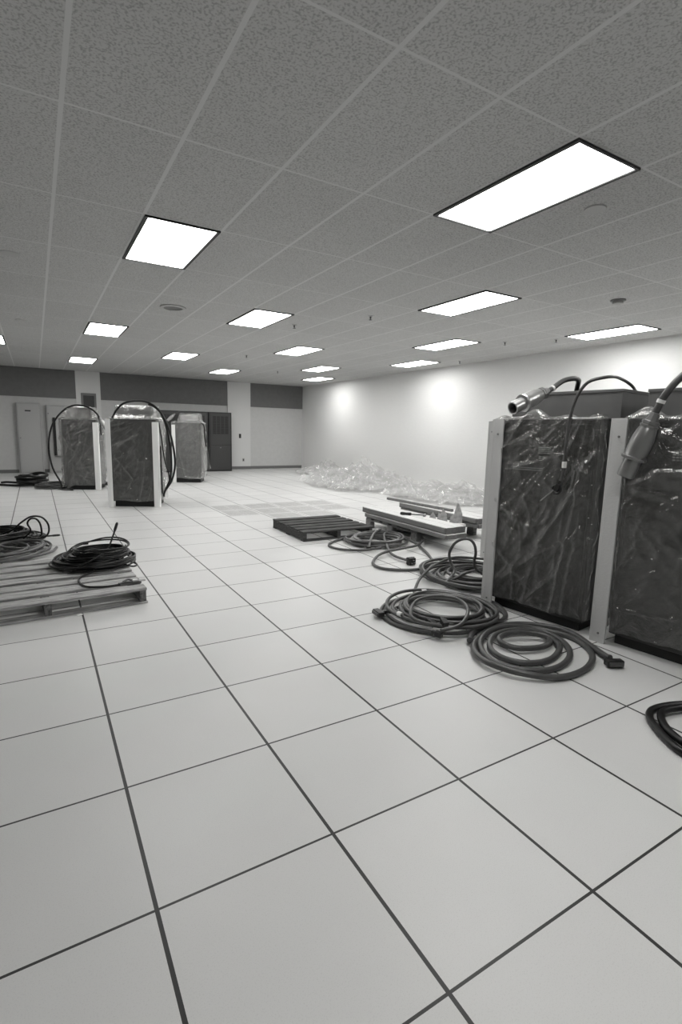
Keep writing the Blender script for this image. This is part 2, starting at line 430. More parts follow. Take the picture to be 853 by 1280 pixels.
t = thing('switch_box', 'narrow pale switch box with a black side on the half hidden cabinet', 'electrical box', (.30, D_B-.24, .52))
bm = NB(); box(bm, 0, .3, -.1, .02, 0, 1.08, .005); obj('box_body', bm, 'ecab2', t)
bm = NB(); box(bm, -.07, 0, -.06, .02, 0, 1.12, .003); obj('box_side', bm, 'slot', t, label='black side channel')
bm = NB(); box(bm, .03, .05, -.108, -.1, .15, .19, .002); obj('box_latch', bm, 'aludark', t)
t = thing('wall_vent', 'square dark framed air vent high on the first wall column', 'vent', (1.24, D_B-.05, 2.14))
bm = NB()
for q in ((-.21, -.15, -.26, .26), (.15, .21, -.26, .26), (-.15, .15, .19, .26), (-.15, .15, -.26, -.19)): box(bm, q[0], q[1], -.03, 0, q[2], q[3], .003)
obj('vent_frame', bm, 'base', t)
bm = NB(); box(bm, -.15, .15, -.006, 0, -.19, .19)
for k in range(9): box(bm, -.15, .15, -.02, -.006, -.18+k*.042, -.165+k*.042)
obj('vent_grille', bm, 'rackp', t)
for i, (xa, xb) in enumerate(((2.24, 3.10), (3.10, 3.92), (3.92, 4.70), (4.70, 5.50))):
    lab = ['dark equipment cabinet behind the middle wrapped cabinet, at the end of its row', 'dark equipment cabinet mostly hidden behind the third wrapped cabinet',
           'dark louvred equipment cabinet, second from the second wall column', 'dark louvred equipment cabinet in full view beside the second wall column'][i]
    w = xb-xa
    t = thing('equipment_cabinet', lab, 'cabinet', (xa, 14.95, 0), group='dark equipment cabinets along the back wall')
    bm = NB(); box(bm, .01, w-.01, 0, .78, 0, 1.96, .006)
    bm2 = bm; obj('cabinet_frame', bm2, 'rack', t)
    bm = NB(); box(bm, .06, w-.06, -.015, 0, .88, 1.92, .004); up = obj('upper_panel', bm, 'rackp', t)
    bm = NB(); box(bm, .06, w-.06, -.015, 0, .06, .86, .004); lo = obj('lower_panel', bm, 'rackp', t)
    bm = NB()
    gx0, gx1, gz0, gz1 = .13, w-.12, 1.25, 1.84
    for c in range(4):
        a = gx0 + (gx1-gx0)*c/4 + .012; b_ = gx0 + (gx1-gx0)*(c+1)/4 - .012
        for k in range(12): box(bm, a, b_, -.022, -.015, gz0 + k*(gz1-gz0)/12, gz0 + (k+.7)*(gz1-gz0)/12)
    obj('louvre_grille', bm, 'slot', up)
    bm = NB(); box(bm, w/2-.02, w/2+.02, -.024, -.015, .78, .80, .002); obj('panel_latch', bm, 'aludark', lo)
def plate(name, label, x, z, w, h, m, m2, cat):
    t = thing(name, label, cat, (x, D_B-.05, z))
    bm = NB(); box(bm, -w/2, w/2, -.012, 0, -h/2, h/2, .003); obj('cover_plate', bm, m, t)
    bm = NB(); box(bm, -w/5, w/5, -.03, -.012, -h/4, h/4, .003); obj('switch_key', bm, m2, t)
plate('wall_switch', 'small black switch on the second wall column', 6.06, 1.18, .08, .15, 'slot', 'rack', 'switch')
plate('wall_outlet', 'small outlet plate low on the second wall column', 6.18, .33, .075, .115, 'ecab', 'slot', 'outlet')

# ------------------------------------------------------------------ wrapped cabinets
def ridged(v, s):
    return 1 - abs(noise.noise(v*s))*2
def wrap_mesh(w, d, h, seed, folds=(), bottom=.105, amp=.016, back_l=.55, back_r=.8, nx=190, nz=170, flap=None):
    """clear sheet around left side, front and right side, tucked over the top"""
    e = .014
    segs = [((-e, d*back_l), (-e, -e)), ((-e, -e), (w+e, -e)), ((w+e, -e), (w+e, d*back_r))]
    Ls = [math.dist(a, b) for a, b in segs]; tot = sum(Ls)
    bm = NB(); rows = []
    top_in = .10
    for i in range(nx+1):
        s = tot*i/nx; k = 0; ss = s
        while k < 2 and ss > Ls[k]: ss -= Ls[k]; k += 1
        f = ss/Ls[k]; a, b = segs[k]
        x, y = a[0]+(b[0]-a[0])*f, a[1]+(b[1]-a[1])*f
        n = Vector(((-1, 0, 0), (0, -1, 0), (1, 0, 0))[k])
        u = s - Ls[0]      # 0 at the front-left corner
        col = []
        zb = bottom + .03*noise.noise(Vector((s*3, seed, 0))) + (flap(u) if flap else 0)
        for j in range(nz+1):
            tt = j/nz*(h - zb + top_in)
            z = zb + tt
            p = Vector((u, z, seed*3.1))
            fan = math.atan2(z - h - .15, u - w*.15)*1.2
            fan2 = math.atan2(z - h - .1, u - w*.95)*1.4
            ds = .55*max(0, ridged(Vector(((u-z)*3.2, (u+z)*.7, seed)), 1))**3 + .3*max(0, ridged(Vector(((u-z*.8)*8, (u+z)*1.8, seed+2)), 1))**3
            ds += .4*max(0, ridged(Vector((fan2*5, math.hypot(u-w, z-h)*.9, seed+9)), 1))**3
            ds += .35*max(0, ridged(Vector((u*3, z*2.2, seed+4)), 1.3))**4
            ds += .25*max(0, ridged(p, 5))**3
            ds += .10*noise.noise(p*17)
            dd = amp*ds
            for (u0, z0, u1, z1, aa, ww) in folds:
                vx, vz = u1-u0, z1-z0; L2 = vx*vx+vz*vz
                q = max(0, min(1, ((u-u0)*vx+(z-z0)*vz)/L2))
                dist = math.hypot(u-u0-q*vx, z-z0-q*vz)
                dd += aa*1.3*math.exp(-(dist/ww)**2)
            if z <= h:
                P_ = Vector((x, y, z)) + n*(dd + .002)
            else:
                q = z-h
                lift = .012 + .07*max(0, .25+noise.noise(Vector((u*5, seed, 3)))) * math.sin(min(1, q/top_in)*math.pi)
                P_ = Vector((x, y, h+lift)) - n*q*.95 + n*dd*max(0, 1-q/.03)
            col.append(bm.verts.new(P_))
        rows.append(col)
    for a, b in zip(rows, rows[1:]):
        for j in range(nz): bm.faces.new((a[j], b[j], b[j+1], a[j+1]))
    return bm
def corner_post(t, x, y, h, sx, sy, m, w=.085, th=.016, bolt=True, w2=None):
    """L-shaped protective board; sx, sy give the directions its flanges run"""
    w2 = w2 or w
    bm = NB()
    box(bm, min(x, x+sx*w), max(x, x+sx*w), y-th, y, 0.0, h, .002)
    xs = x - sx*th
    box(bm, min(x, xs), max(x, xs), y-th, y+sy*w2, 0.0, h, .002)
    p = obj('corner_post', bm, m, t)
    if bolt:
        for z in (.07, h-.12):
            bm = NB(); lathe(bm, [(0, 0), (.008, 0), (.008, .005), (0, .007)], 10, aim((x+sx*w*.5, y-th, z), (0, -1, 0)))
            obj('bolt', bm, 'aludark', p, smooth=True)
    return p
def text_label(t, x, z, w, h, y, rows, seed):
    """unreadable block of printed lines on the cabinet panel"""
    rn = random.Random(seed); bm = NB()
    for r in range(rows):
        zz = z - r*h/rows; cx = x
        while cx < x+w:
            l = rn.uniform(.006, .022); box(bm, cx, min(x+w, cx+l), y-.001, y, zz-h/rows*.55, zz); cx += l+.006
    return obj('printed_label', bm, 'print', t)
def wrapped_cabinet(label, F, ang, w, d, h=1.56, posts='LR', far=True, seed=1, tray=(.08, .62, .08, .5, .22), folds=(), flap=None, back_r=.8, tray_m=None, amp=.016, plz=.10, left_post_w2=None, group=None, film=None):
    t = thing('wrapped_cabinet', label, 'cabinet', (F[0], F[1], 0), R(ang), group=group)
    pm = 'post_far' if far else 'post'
    bm = NB(); box(bm, .03, w-.03, .04, d-.03, 0, plz, .003); obj('plinth', bm, 'plinth', t)
    bm = NB(); box(bm, 0, w, 0, d, plz, h, .008)
    bd = obj('cabinet_body', bm, 'body', t)
    bm = NB(); box(bm, .03, w-.03, -.004, 0, plz+.05, h-.04, .002); obj('front_panel', bm, 'body', t)
    a, b, c, e, th = tray
    bm = NB(); box(bm, a, b, c, e, h, h+th, .006); box(bm, a-.006, b+.006, c-.006, e+.006, h+th-.02, h+th, .002)
    obj('top_cover', bm, tray_m or ('tray_far' if far else 'tray'), t)
    bm = wrap_mesh(w, d, h, seed, folds, flap=flap, back_r=back_r, amp=amp)
    obj('plastic_wrap', bm, film or ('film_far' if far else 'film'), t, smooth='all')
    if 'L' in posts: corner_post(t, -.02, -.035, h+.005, 1, 1, pm, w2=left_post_w2, bolt=not far)
    if 'R' in posts: corner_post(t, w+.02, -.035, h-.005, -1, 1, pm, w2=left_post_w2, bolt=not far)
    return t
# a loose film hood over a top cover
def hood(t, a, b, c, e, z0, z1, seed):
    bm = NB(); n = 14; mrg = .03
    verts = {}
    nx, ny = 26, 16
    for i in range(nx+1):
        for j in range(ny+1):
            fx, fy = i/nx, j/ny
            # drape: outside the cover footprint the sheet falls
            X = a-.22 + (b-a+.44)*fx; Y = c-.2 + (e-c+.3)*fy
            ox = max(a-mrg-X, 0, X-b-mrg); oy = max(c-mrg-Y, 0)
            o = max(ox, oy)
            z = z1+.012 - min(z1-z0-.005, o*2.6)
            X = X + (ox*.55 if X < a else -ox*.55); Y = Y + oy*.55
            nn = noise.noise(Vector((X*9, Y*9, seed)))
            verts[i, j] = bm.verts.new((X + nn*.012, Y + nn*.015, z + (.012*nn + .012 if o == 0 else .02*abs(nn))))
    for i in range(nx):
        for j in range(ny): bm.faces.new((verts[i, j], verts[i+1, j], verts[i+1, j+1], verts[i, j+1]))
    obj('plastic_hood', bm, 'film_far', t, smooth='all')

# the row in the right foreground: first unit
u1 = wrapped_cabinet('large dark plastic wrapped cabinet in the foreground, a bright metal connector lying on top',
    (3.035, .95), -82.5, .80, .75, posts='', far=False, seed=3, tray=(.10, .885, .10, .80, .205), plz=.075,
    folds=((.74, 1.1, .46, .62, .022, .02), (.76, 1.25, .60, .10, .03, .022), (.80, 1.3, .68, .1, .02, .03), (.1, 1.15, .6, 1.3, .02, .012), (.05, .9, .35, .72, .012, .02), (.12, 1.2, .35, 1.22, .018, .01),
           (.3, 1.42, .78, 1.18, .014, .02), (.05, .55, .4, .25, .012, .025)), amp=.030, back_r=.06)
corner_post(u1, -.03, -.035, 1.56, 1, 1, 'post', w=.085, w2=.085)
text_label(u1, .35, 1.35, .10, .055, -.004, 4, 1); text_label(u1, .36, 1.28, .07, .025, -.004, 2, 2)
text_label(u1, .14, 1.19, .26, .03, -.004, 2, 5)
# second unit
u2 = wrapped_cabinet('large dark plastic wrapped cabinet cut by the right edge, under the hanging connector',
    (3.165, -.04), -82.5, .95, .75, posts='', far=False, seed=8, tray=(.05, .93, .10, .80, .195), plz=.075,
    folds=((.02, .27, .4, .3, .012, .008), (.4, .3, .7, .42, .012, .008), (.2, 1.22, .6, 1.24, .03, .012), (.15, 1.5, .5, 1.35, .016, .02), (.1, 1.1, .5, 1.02, .012, .02)), amp=.030, back_r=.3)
corner_post(u2, -.09, -.035, 1.56, 1, 1, 'post', w=.09, w2=.05)
text_label(u2, .27, 1.36, .12, .07, -.004, 4, 3)
# third unit standing further back, its post shows beside the first
u3 = wrapped_cabinet('wrapped cabinet hidden behind the large foreground one, only its pale corner post showing',
    (4.27, 2.17), -84, .72, .7, posts='', far=False, seed=5, tray=(.12, .68, .14, .6, .20), h=1.585)
bp_ = corner_post(u3, -.03, -.035, 1.585, 1, 1, 'post', w=.075, w2=.03)
for z in (1.36, 1.25):
    bm = NB(); lathe(bm, [(0, 0), (.014, 0), (.014, .002), (0, .002)], 12, aim((.03, -.051, z), (0, -1, 0))); obj('bolt', bm, 'hollow', bp_, smooth=True, label='dark bolt hole')

# three units at the left
uL = wrapped_cabinet('plastic wrapped cabinet at the far left with a cable hoop arching over it', (.27, 10.93), -21, .71, .62,
    posts='', seed=11, tray=(.10, .60, .06, .42, .25), amp=.045,
    folds=((.35, 1.25, .6, 1.38, .03, .01), (.06, 1.15, .22, .95, .03, .012), (.1, .6, .16, .5, .03, .012), (.2, .35, .25, .25, .03, .01), (.3, .4, .6, .15, .02, .02)),
    flap=lambda u: -.07*max(0, 1-abs(u-.1)/.14))
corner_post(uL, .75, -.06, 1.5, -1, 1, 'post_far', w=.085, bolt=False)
hood(uL, .10, .60, .06, .42, 1.56, 1.81, 2)
uM = wrapped_cabinet('plastic wrapped cabinet between two others, with white corner posts on both sides', (.90, 7.90), -24, .785, .6,
    posts='', seed=14, tray=(.13, .70, .06, .42, .22), amp=.038,
    folds=((.05, 1.08, .5, 1.3, .03, .012), (.3, .12, .5, .13, .03, .012), (.4, 1.25, .46, 1.15, .02, .012), (.1, .9, .4, .5, .012, .02)),
    back_r=.95)
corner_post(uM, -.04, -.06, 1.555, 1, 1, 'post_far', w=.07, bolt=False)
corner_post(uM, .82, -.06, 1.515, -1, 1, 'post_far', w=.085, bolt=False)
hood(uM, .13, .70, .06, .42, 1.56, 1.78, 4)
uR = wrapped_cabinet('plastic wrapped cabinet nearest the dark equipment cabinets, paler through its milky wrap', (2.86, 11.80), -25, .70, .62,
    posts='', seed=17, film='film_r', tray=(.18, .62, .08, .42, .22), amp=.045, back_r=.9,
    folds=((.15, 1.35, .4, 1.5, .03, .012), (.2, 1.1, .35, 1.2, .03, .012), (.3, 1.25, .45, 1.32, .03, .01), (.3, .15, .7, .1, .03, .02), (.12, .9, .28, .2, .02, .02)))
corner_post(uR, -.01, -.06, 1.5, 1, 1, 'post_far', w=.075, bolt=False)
hood(uR, .18, .62, .08, .42, 1.56, 1.78, 7)
# the loose corner of film hanging off the right unit
bm = NB(); g = {}
for i in range(9):
    for j in range(16):
        f = j/15; sp_ = .05 + .24*f
        g[i, j] = bm.verts.new((.70 + sp_*i/8*(1 if j < 13 else .9), -.03 - .05*math.sin(i*.9+j*.4)*f*.6 + .02*noise.noise(Vector((i*.5, j*.4, 2))), 1.3 - 1.02*f + .1*(i/8)*f))
for i in range(8):
    for j in range(15): bm.faces.new((g[i, j], g[i+1, j], g[i+1, j+1], g[i, j+1]))
obj('plastic_flap', bm, 'film_far', uR, smooth='all')

# ------------------------------------------------------------------ connectors
def pin_sleeve(t, mouth, back, scale, shade):
    d = (Vector(back)-Vector(mouth)).normalized(); mt = aim(mouth, d) @ Matrix.Scale(scale, 4)
    bm = NB(); lathe(bm, [(.040, .10), (.040, .004), (.046, 0), (.052, .003), (.053, .12), (.053, .125)], 32, mt); obj('connector_sleeve', bm, shade, t, smooth=True, world=True)
    bm = NB(); lathe(bm, [(0, .07), (.0395, .07), (.0395, .09), (0, .09)], 24, mt)
    for k in range(3):
        a = k*2.094+.4; box(bm, .02*math.cos(a)-.005, .02*math.cos(a)+.005, .02*math.sin(a)-.005, .02*math.sin(a)+.005, .03, .07, 0, mt)
    obj('connector_insert', bm, 'hollow', t, world=True)
    bm = NB(); lathe(bm, [(.053, .118), (.074, .12), (.078, .126), (.078, .138), (.066, .142), (.064, .15), (.067, .2), (.066, .26), (.058, .31), (.050, .335), (.040, .34)], 32, mt)
    obj('connector_shell', bm, shade, t, smooth=True, world=True)
    bm = NB(); lathe(bm, [(.045, .336), (.056, .338), (.057, .35), (.050, .353), (.050, .36), (.054, .362), (.054, .376), (.040, .38), (.034, .40), (.030, .43), (.020, .432)], 8, mt)
    obj('gland_nut', bm, 'aludark', t, world=True)
# connector lying on the first unit
t = thing('power_connector_cable', 'bright hollow metal plug on a thick cable, lying on the foreground cabinet top', 'cable', (3.10, .45, 1.6))
mo, bk = Vector((2.68, .535, 1.620)), Vector((3.06, .52, 1.775))
pin_sleeve(t, mo, bk, .86, 'alu')
d = (bk-mo).normalized(); e_ = mo + d*.368
pts = [e_, e_+d*.05, (3.18, .52, 1.84), (3.30, .52, 1.868), (3.45, .58, 1.87), (3.56, .66, 1.84), (3.62, .71, 1.79)]
bm = NB(); tube(bm, smooth_path(pts, 6), .019, 12); obj('cord', bm, 'cable', t, smooth=True, world=True)
bm = NB(); q = e_+d*.055; lathe(bm, [(.019, -.01), (.0225, -.008), (.0225, .008), (.019, .01)], 14, aim(q, d)); obj('tape_band', bm, 'tape', t, smooth=True, world=True)
# hanging connector on the second
t = thing('power_connector_cable', 'large grey metal plug hanging on a thick cable in front of the right edge cabinet', 'cable', (3.07, -.2, 1.2))
mo, bk = Vector((2.99, -.14, 1.19)), Vector((3.03, -.262, 1.585))
pin_sleeve(t, mo, bk, .97, 'aludark')
d = (bk-mo).normalized(); e_ = mo + d*.415
pts = [e_, e_+d*.04, (3.04, -.30, 1.69), (3.07, -.345, 1.775), (3.12, -.41, 1.85), (3.2, -.5, 1.88), (3.3, -.58, 1.85), (3.36, -.62, 1.775)]
bm = NB(); tube(bm, smooth_path(pts, 6), .021, 12); obj('cord', bm, 'cable', t, smooth=True, world=True)
bm = NB(); q = e_+d*.075; lathe(bm, [(.021, -.012), (.0245, -.01), (.0245, .01), (.021, .012)], 14, aim(q, d)); obj('tape_band', bm, 'tape', t, smooth=True, world=True)
# thin cable arching over unit 1 and hanging in front
cable('thin cable arching over the foreground cabinet and hanging down its front to a small plug',
      [[(3.70, .262, 1.78), (3.675, .28, 1.82), (3.61, .29, 1.85), (3.45, .245, 1.86), (3.25, .16, 1.85), (3.09, .13, 1.832), (3.03, .21, 1.80), (3.015, .275, 1.70), (3.00, .30, 1.55), (2.99, .304, 1.353), (2.985, .302, 1.20), (2.985, .315, 1.10)]],
      .0115, 'cable', 'hanging_cable', plugs=(((2.985, .315, 1.12), (-.1, .35, -1), 'small'),), ties=(((2.986, .302, 1.235), (0, 0, 1)),))
bpy.context.view_layer.update()
# small black ring connector and thin prong at its end
hc = [o for o in COL.objects if o.name.startswith('hanging_cable')][0]
bm = NB(); tube(bm, [Vector((2.985 , .345 + .035*math.cos(a), 1.055 + .03*math.sin(a))) for a in [k*math.pi/8 for k in range(16)]] , .009, 8)
obj('plug_ring', bm, 'plug', hc, smooth=True, world=True)
bm = NB(); tube(bm, [Vector((2.97, .33, 1.075)), Vector((2.965, .39, 1.02)), Vector((2.96, .455, .96))], .003, 6); obj('contact_pin', bm, 'plugpin', hc, smooth=True, world=True)

# ------------------------------------------------------------------ hoops on the far units
cable('thick black cable hoop arching over the far left wrapped cabinet',
      [[(.20, 10.86, .03), (.19, 10.87, .17), (.056, 10.948, .485), (.005, 10.968, .923), (.075, 10.941, 1.357), (.258, 10.87, 1.671), (.463, 10.792, 1.832), (.647, 10.721, 1.863), (.828, 10.651, 1.809), (.961, 10.6, 1.692), (1.033, 10.573, 1.55)]],
      .019, 'cable_b', 'hoop_cable', plugs=())
def mini_connector(par_label, a, b, s=.7, hang=None):
    t = thing('metal_connector', par_label, 'connector', a)
    pin_sleeve(t, Vector(a), Vector(b), s, 'alu'); return t
mini_connector('small bright metal connector at the end of the black hoop on the far left cabinet', (1.14, 10.53, 1.34), (1.04, 10.57, 1.55))
cable('short black cable with a metal end hanging beside the far left wrapped cabinet', [[(.98, 10.60, 1.62), (1.02, 10.575, 1.50), (1.02, 10.57, 1.3), (1.03, 10.57, 1.22)]], .014, 'cable_b', 'hanging_cable', plugs=(((1.03, 10.57, 1.22), (0, 0, -1), 'lug'),))
cable('black cable hoop looping over the middle wrapped cabinet and down its right side',
      [[(.94, 7.80, 1.57), (1.013, 7.763, 1.714), (1.126, 7.712, 1.827), (1.311, 7.63, 1.874), (1.494, 7.548, 1.852), (1.651, 7.479, 1.733), (1.781, 7.421, 1.488), (1.859, 7.386, 1.14), (1.888, 7.373, .787), (1.83, 7.399, .499), (1.72, 7.46, .30), (1.70, 7.50, .2)]],
      .018, 'cable_b', 'hoop_cable', ties=())
cable('inner black cable hanging along the right side of the middle wrapped cabinet',
      [[(1.50, 7.56, 1.82), (1.60, 7.515, 1.775), (1.72, 7.47, 1.62), (1.80, 7.43, 1.28), (1.835, 7.42, .857), (1.81, 7.43, .528), (1.735, 7.48, .33), (1.72, 7.52, .25)]],
      .018, 'cable_b', 'hoop_cable')
cable('thin black cable drooping in a slack loop beside the middle wrapped cabinet',
      [[(1.675, 7.58, 1.5), (1.71, 7.56, 1.2), (1.745, 7.55, .853), (1.80, 7.53, .64), (1.81, 7.53, .452), (1.74, 7.55, .3), (1.70, 7.57, .24), (1.69, 7.57, .7), (1.685, 7.575, 1.1)]],
      .012, 'cable_b', 'hanging_cable')
mini_connector('small bright metal connector on the left of the third wrapped cabinet top', (2.72, 11.77, 1.60), (2.86, 11.72, 1.74), .6)
mini_connector('small bright metal connector hanging low beside the third wrapped cabinet', (2.77, 11.72, 1.05), (2.75, 11.74, 1.28), .55)
cable('black cable arching from the third wrapped cabinet top to its left connector', [[(2.86, 11.72, 1.73), (2.98, 11.72, 1.82), (3.12, 11.72, 1.84), (3.2, 11.74, 1.80)]], .015, 'cable_b', 'hoop_cable')
cable('black cable hanging down the right side of the third wrapped cabinet', [[(3.5, 11.44, 1.56), (3.56, 11.41, 1.47), (3.57, 11.40, 1.2), (3.6, 11.4, .95)]], .018, 'cable_b', 'hanging_cable', plugs=(((3.6, 11.4, .95), (0, 0, -1), 'lug'),))

# ------------------------------------------------------------------ pallets
def pallet(label, loc, rz, L, Wd, m, slats=7, bs=.0, h=.13, name='pallet', gapseed=0, block=False):
    """L along local x (deck boards run this way), Wd along local y; origin at one corner"""
    t = thing(name, label, 'pallet', loc, rz)
    rn = random.Random(gapseed)
    bm = NB(); sw = Wd/slats*.72; step = (Wd-sw)/(slats-1)
    for k in range(slats):
        y = k*step + (rn.uniform(-.008, .008) if 0 < k < slats-1 else 0)
        a = rn.uniform(-.015, .015)
        box(bm, -abs(a)*.5, L+a*.5, y, y+sw*(1+rn.uniform(-.12, .08)), h-.02+rn.uniform(-.002, .001), h+rn.uniform(-.001, .003), .003)
    obj('deck', bm, m, t)
    for k in range(3):
        x = (L-.06)*k/2
        bm = NB()
        if block:
            for q in range(3):
                y = (Wd-.12)*q/2; box(bm, x, x+.08, y, y+.12, 0, h-.02, .003)
            box(bm, x, x+.08, 0, Wd, h-.038, h-.02, .002)
        else:
            box(bm, x, x+.05, .004, Wd-.004, .016, h-.022, .003)
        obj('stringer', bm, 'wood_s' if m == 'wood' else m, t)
    for y in ((0, Wd/2-.05, Wd-.1) if not block else (.0, Wd-.1)):
        bm = NB(); box(bm, 0, L, y, y+.1, 0, .016, .002)
        if not block: obj('bottom_board', bm, m, t)
        else: bm.free()
    return t
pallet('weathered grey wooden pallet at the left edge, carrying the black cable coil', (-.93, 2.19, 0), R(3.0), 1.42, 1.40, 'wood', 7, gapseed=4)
pallet('dark stained empty wooden pallet lying on the white floor in the middle', (2.69, 3.82, 0), R(-1.5), 1.07, 1.07, 'wood_d', 6, gapseed=2)
pallet('wooden pallet raised on blocks under the stack of pale boards', (4.05, 3.19, 0), R(1), 1.1, 1.2, 'wood_m', 6, gapseed=7, block=True, h=.15)

# stacked angle boards on the block pallet
GB = 'pale corner boards stacked on the block pallet'
lay = ['bottom', 'top']
def angle_board(name, label, x, y0, y1, z, w, th, yaw=0, m='board', group=None, lip=.03):
    bm = NB(); L = y1-y0
    box(bm, 0, w, 0, L, 0, th, .002); box(bm, 0, .01, 0, L, -lip, th, .0015)
    o = obj(name, bm, m, None, (x, y0, z), rot=(0, 0, yaw)); return tag(o, label, 'board', group)
pos1 = ['on the dark pallet side', 'on the torn pieces side']
for li, z in enumerate((.204, .287)):
    for k in range(2):
        x = 4.02 + k*.168
        bm = NB(); L = 1.92 - .03*k - (.05 if li == 0 else 0); w = .164
        hh = .075
        box(bm, 0, w, 0, L, (-.072 if li else -.048), .008, .006)
        if k == 0: box(bm, -.012, 0, .02, L-.03, (-.06 if li else -.046), .004, .002)
        o = obj('stacked_board', bm, 'board', None, (x + (0 if li else -.015), 2.60 + .012*((k*7) % 3) - (.04 if li == 0 else 0), z), rot=(0, 0, R(-.8)))
        tag(o, 'pale board in the long left stack, %s layer, %s' % (lay[li], pos1[k]), 'board', GB)
for li, z in enumerate((.204, .287)):
    for k in range(2):
        bm = NB(); L = 1.75; w = .16; hh = .07
        box(bm, 0, w, 0, L, (-.072 if li else -.048), .008, .006)
        if k == 0: box(bm, -.012, 0, .02, L-.03, (-.06 if li else -.046), .004, .002)
        o = obj('stacked_board', bm, 'board', None, (4.92 + k*.17 - .02*li, 2.93 + .05*k + .02*li, z), rot=(0, 0, R(.4)))
        tag(o, 'pale board in the short right stack nearer the wall, %s layer, %s' % (lay[li], ['inner', 'outer'][k]), 'board', GB)
# flat deck boards filling between pallet deck and the stacks
for xa, xb, ya, yb, l in ((4.375, 4.61, 3.05, 4.52, 'wide pale board lying low between the stacks, on the dark pallet side'), (4.62, 4.86, 3.12, 4.58, 'wide pale board lying low between the stacks, on the wall side')):
    bm = NB(); box(bm, 0, xb-xa, 0, yb-ya, 0, .045, .003); tag(obj('flat_board', bm, 'board', None, (xa, ya, .1535)), l, 'board', GB)
bm = NB(); box(bm, -.02, .02, 0, 1.5, 0, .04, .003); tag(obj('wood_strip', bm, 'wood_m', None, (5.0, 3.55, .2965), rot=(0, 0, R(4))), 'thin dark wooden strip lying along the far side of the board stacks', 'strip')
for o in [o for o in COL.objects if o.name.startswith('stacked_board')]:
    if len(o.data.materials) == 1:
        o.data.materials.append(M['boardside'])
        for p in o.data.polygons: p.material_index = 0 if p.normal.z > .5 else 1
# torn pieces of board standing up
for k, (x, y, a, pts, l) in enumerate((
    (4.76, 3.22, 35, [(-.09, 0), (.09, 0), (.10, .12), (.055, .27), (.03, .28), (-.02, .12), (-.07, .10)], 'tall torn pale board piece standing upright between the two board stacks'),
    (4.62, 3.34, 15, [(-.08, 0), (.07, 0), (.06, .12), (.0, .20), (-.03, .12), (-.06, .14)], 'low torn pale board piece leaning beside the tall torn one'),
    (4.50, 3.42, 20, [(-.07, 0), (.06, 0), (.05, .08), (.01, .15), (-.03, .09)], 'smallest torn pale board piece with a pointed top behind the other torn ones'))):
    bm = NB()
    vs = [bm.verts.new((p[0], 0, p[1])) for p in pts]; f = bm.faces.new(vs)
    r = bmesh.ops.extrude_face_region(bm, geom=[f]); bmesh.ops.translate(bm, vec=(0, .012, 0), verts=[v for v in r['geom'] if isinstance(v, bmesh.types.BMVert)])
    z = .199
    tag(obj('torn_board', bm, 'card', None, (x, y, z), rot=(R(-12), 0, R(a-60))), l, 'board', 'torn pieces of board on the pallet')
# crow bar / hammer with black grip
t = thing('hand_tool', 'hand tool with a black grip lying on top of the board stack', 'tool', (4.12, 3.66, .297), R(-50))
bm = NB(); lathe(bm, [(0, 0), (.018, .004), (.022, .03), (.018, .08), (.022, .15), (.012, .16), (0, .16)], 12, aim((0, 0, .018), (1, 0, 0))); obj('grip', bm, 'plug', t, smooth=True)
bm = NB(); box(bm, .155, .34, -.008, .008, .008, .022, .003); obj('shaft', bm, 'plug', t)
bm = NB(); box(bm, .33, .36, -.05, .05, .0, .03, .005); obj('tool_head', bm, 'aludark', t)

# ------------------------------------------------------------------ cable coils on the floor
def pile(c, r, turns, rad, seed, z0=0, rw=.1, zh=.08, shift=.05, ell=.06, start=0, per=14, cw=1, round_=True):
    """hand-coiled cable: every turn keeps its own radius, height, centre and oval within the coil's cross-section"""
    rn = random.Random(seed); n = int(turns)+3
    def one():
        while True:
            a, b = rn.uniform(-1, 1), rn.uniform(0, 1)
            if not round_ or a*a + b*b < 1.05: return a, b
    cs = [one() for _ in range(n)]
    sh = [(rn.uniform(-1, 1)*shift, rn.uniform(-1, 1)*shift) for _ in range(n)]
    el = [(rn.uniform(-1, 1)*ell, rn.uniform(0, math.pi)) for _ in range(n)]
    pts = []; N = int(turns*per)
    for i in range(N+1):
        u = i/per; j = int(u); f = u-j; f = f*f*(3-2*f)
        mixv = lambda A, k: A[j][k]*(1-f) + A[j+1][k]*f
        a = start + cw*2*math.pi*u
        rr = r + rw*mixv(cs, 0)
        rr += r*(el[j][0]*math.cos(2*(a-el[j][1]))*(1-f) + el[j+1][0]*math.cos(2*(a-el[j+1][1]))*f)
        rr += r*.02*noise.noise(Vector((u*4, seed, 0)))
        x = c[0] + mixv(sh, 0) + rr*math.cos(a); y = c[1] + mixv(sh, 1) + rr*math.sin(a)
        z = z0 + rad + zh*mixv(cs, 1)*(.85 + .3*noise.noise(Vector((u*3, seed, 7)))) * min(1, .25 + u/2)
        pts.append((x, y, max(z0+rad, z)))
    return pts
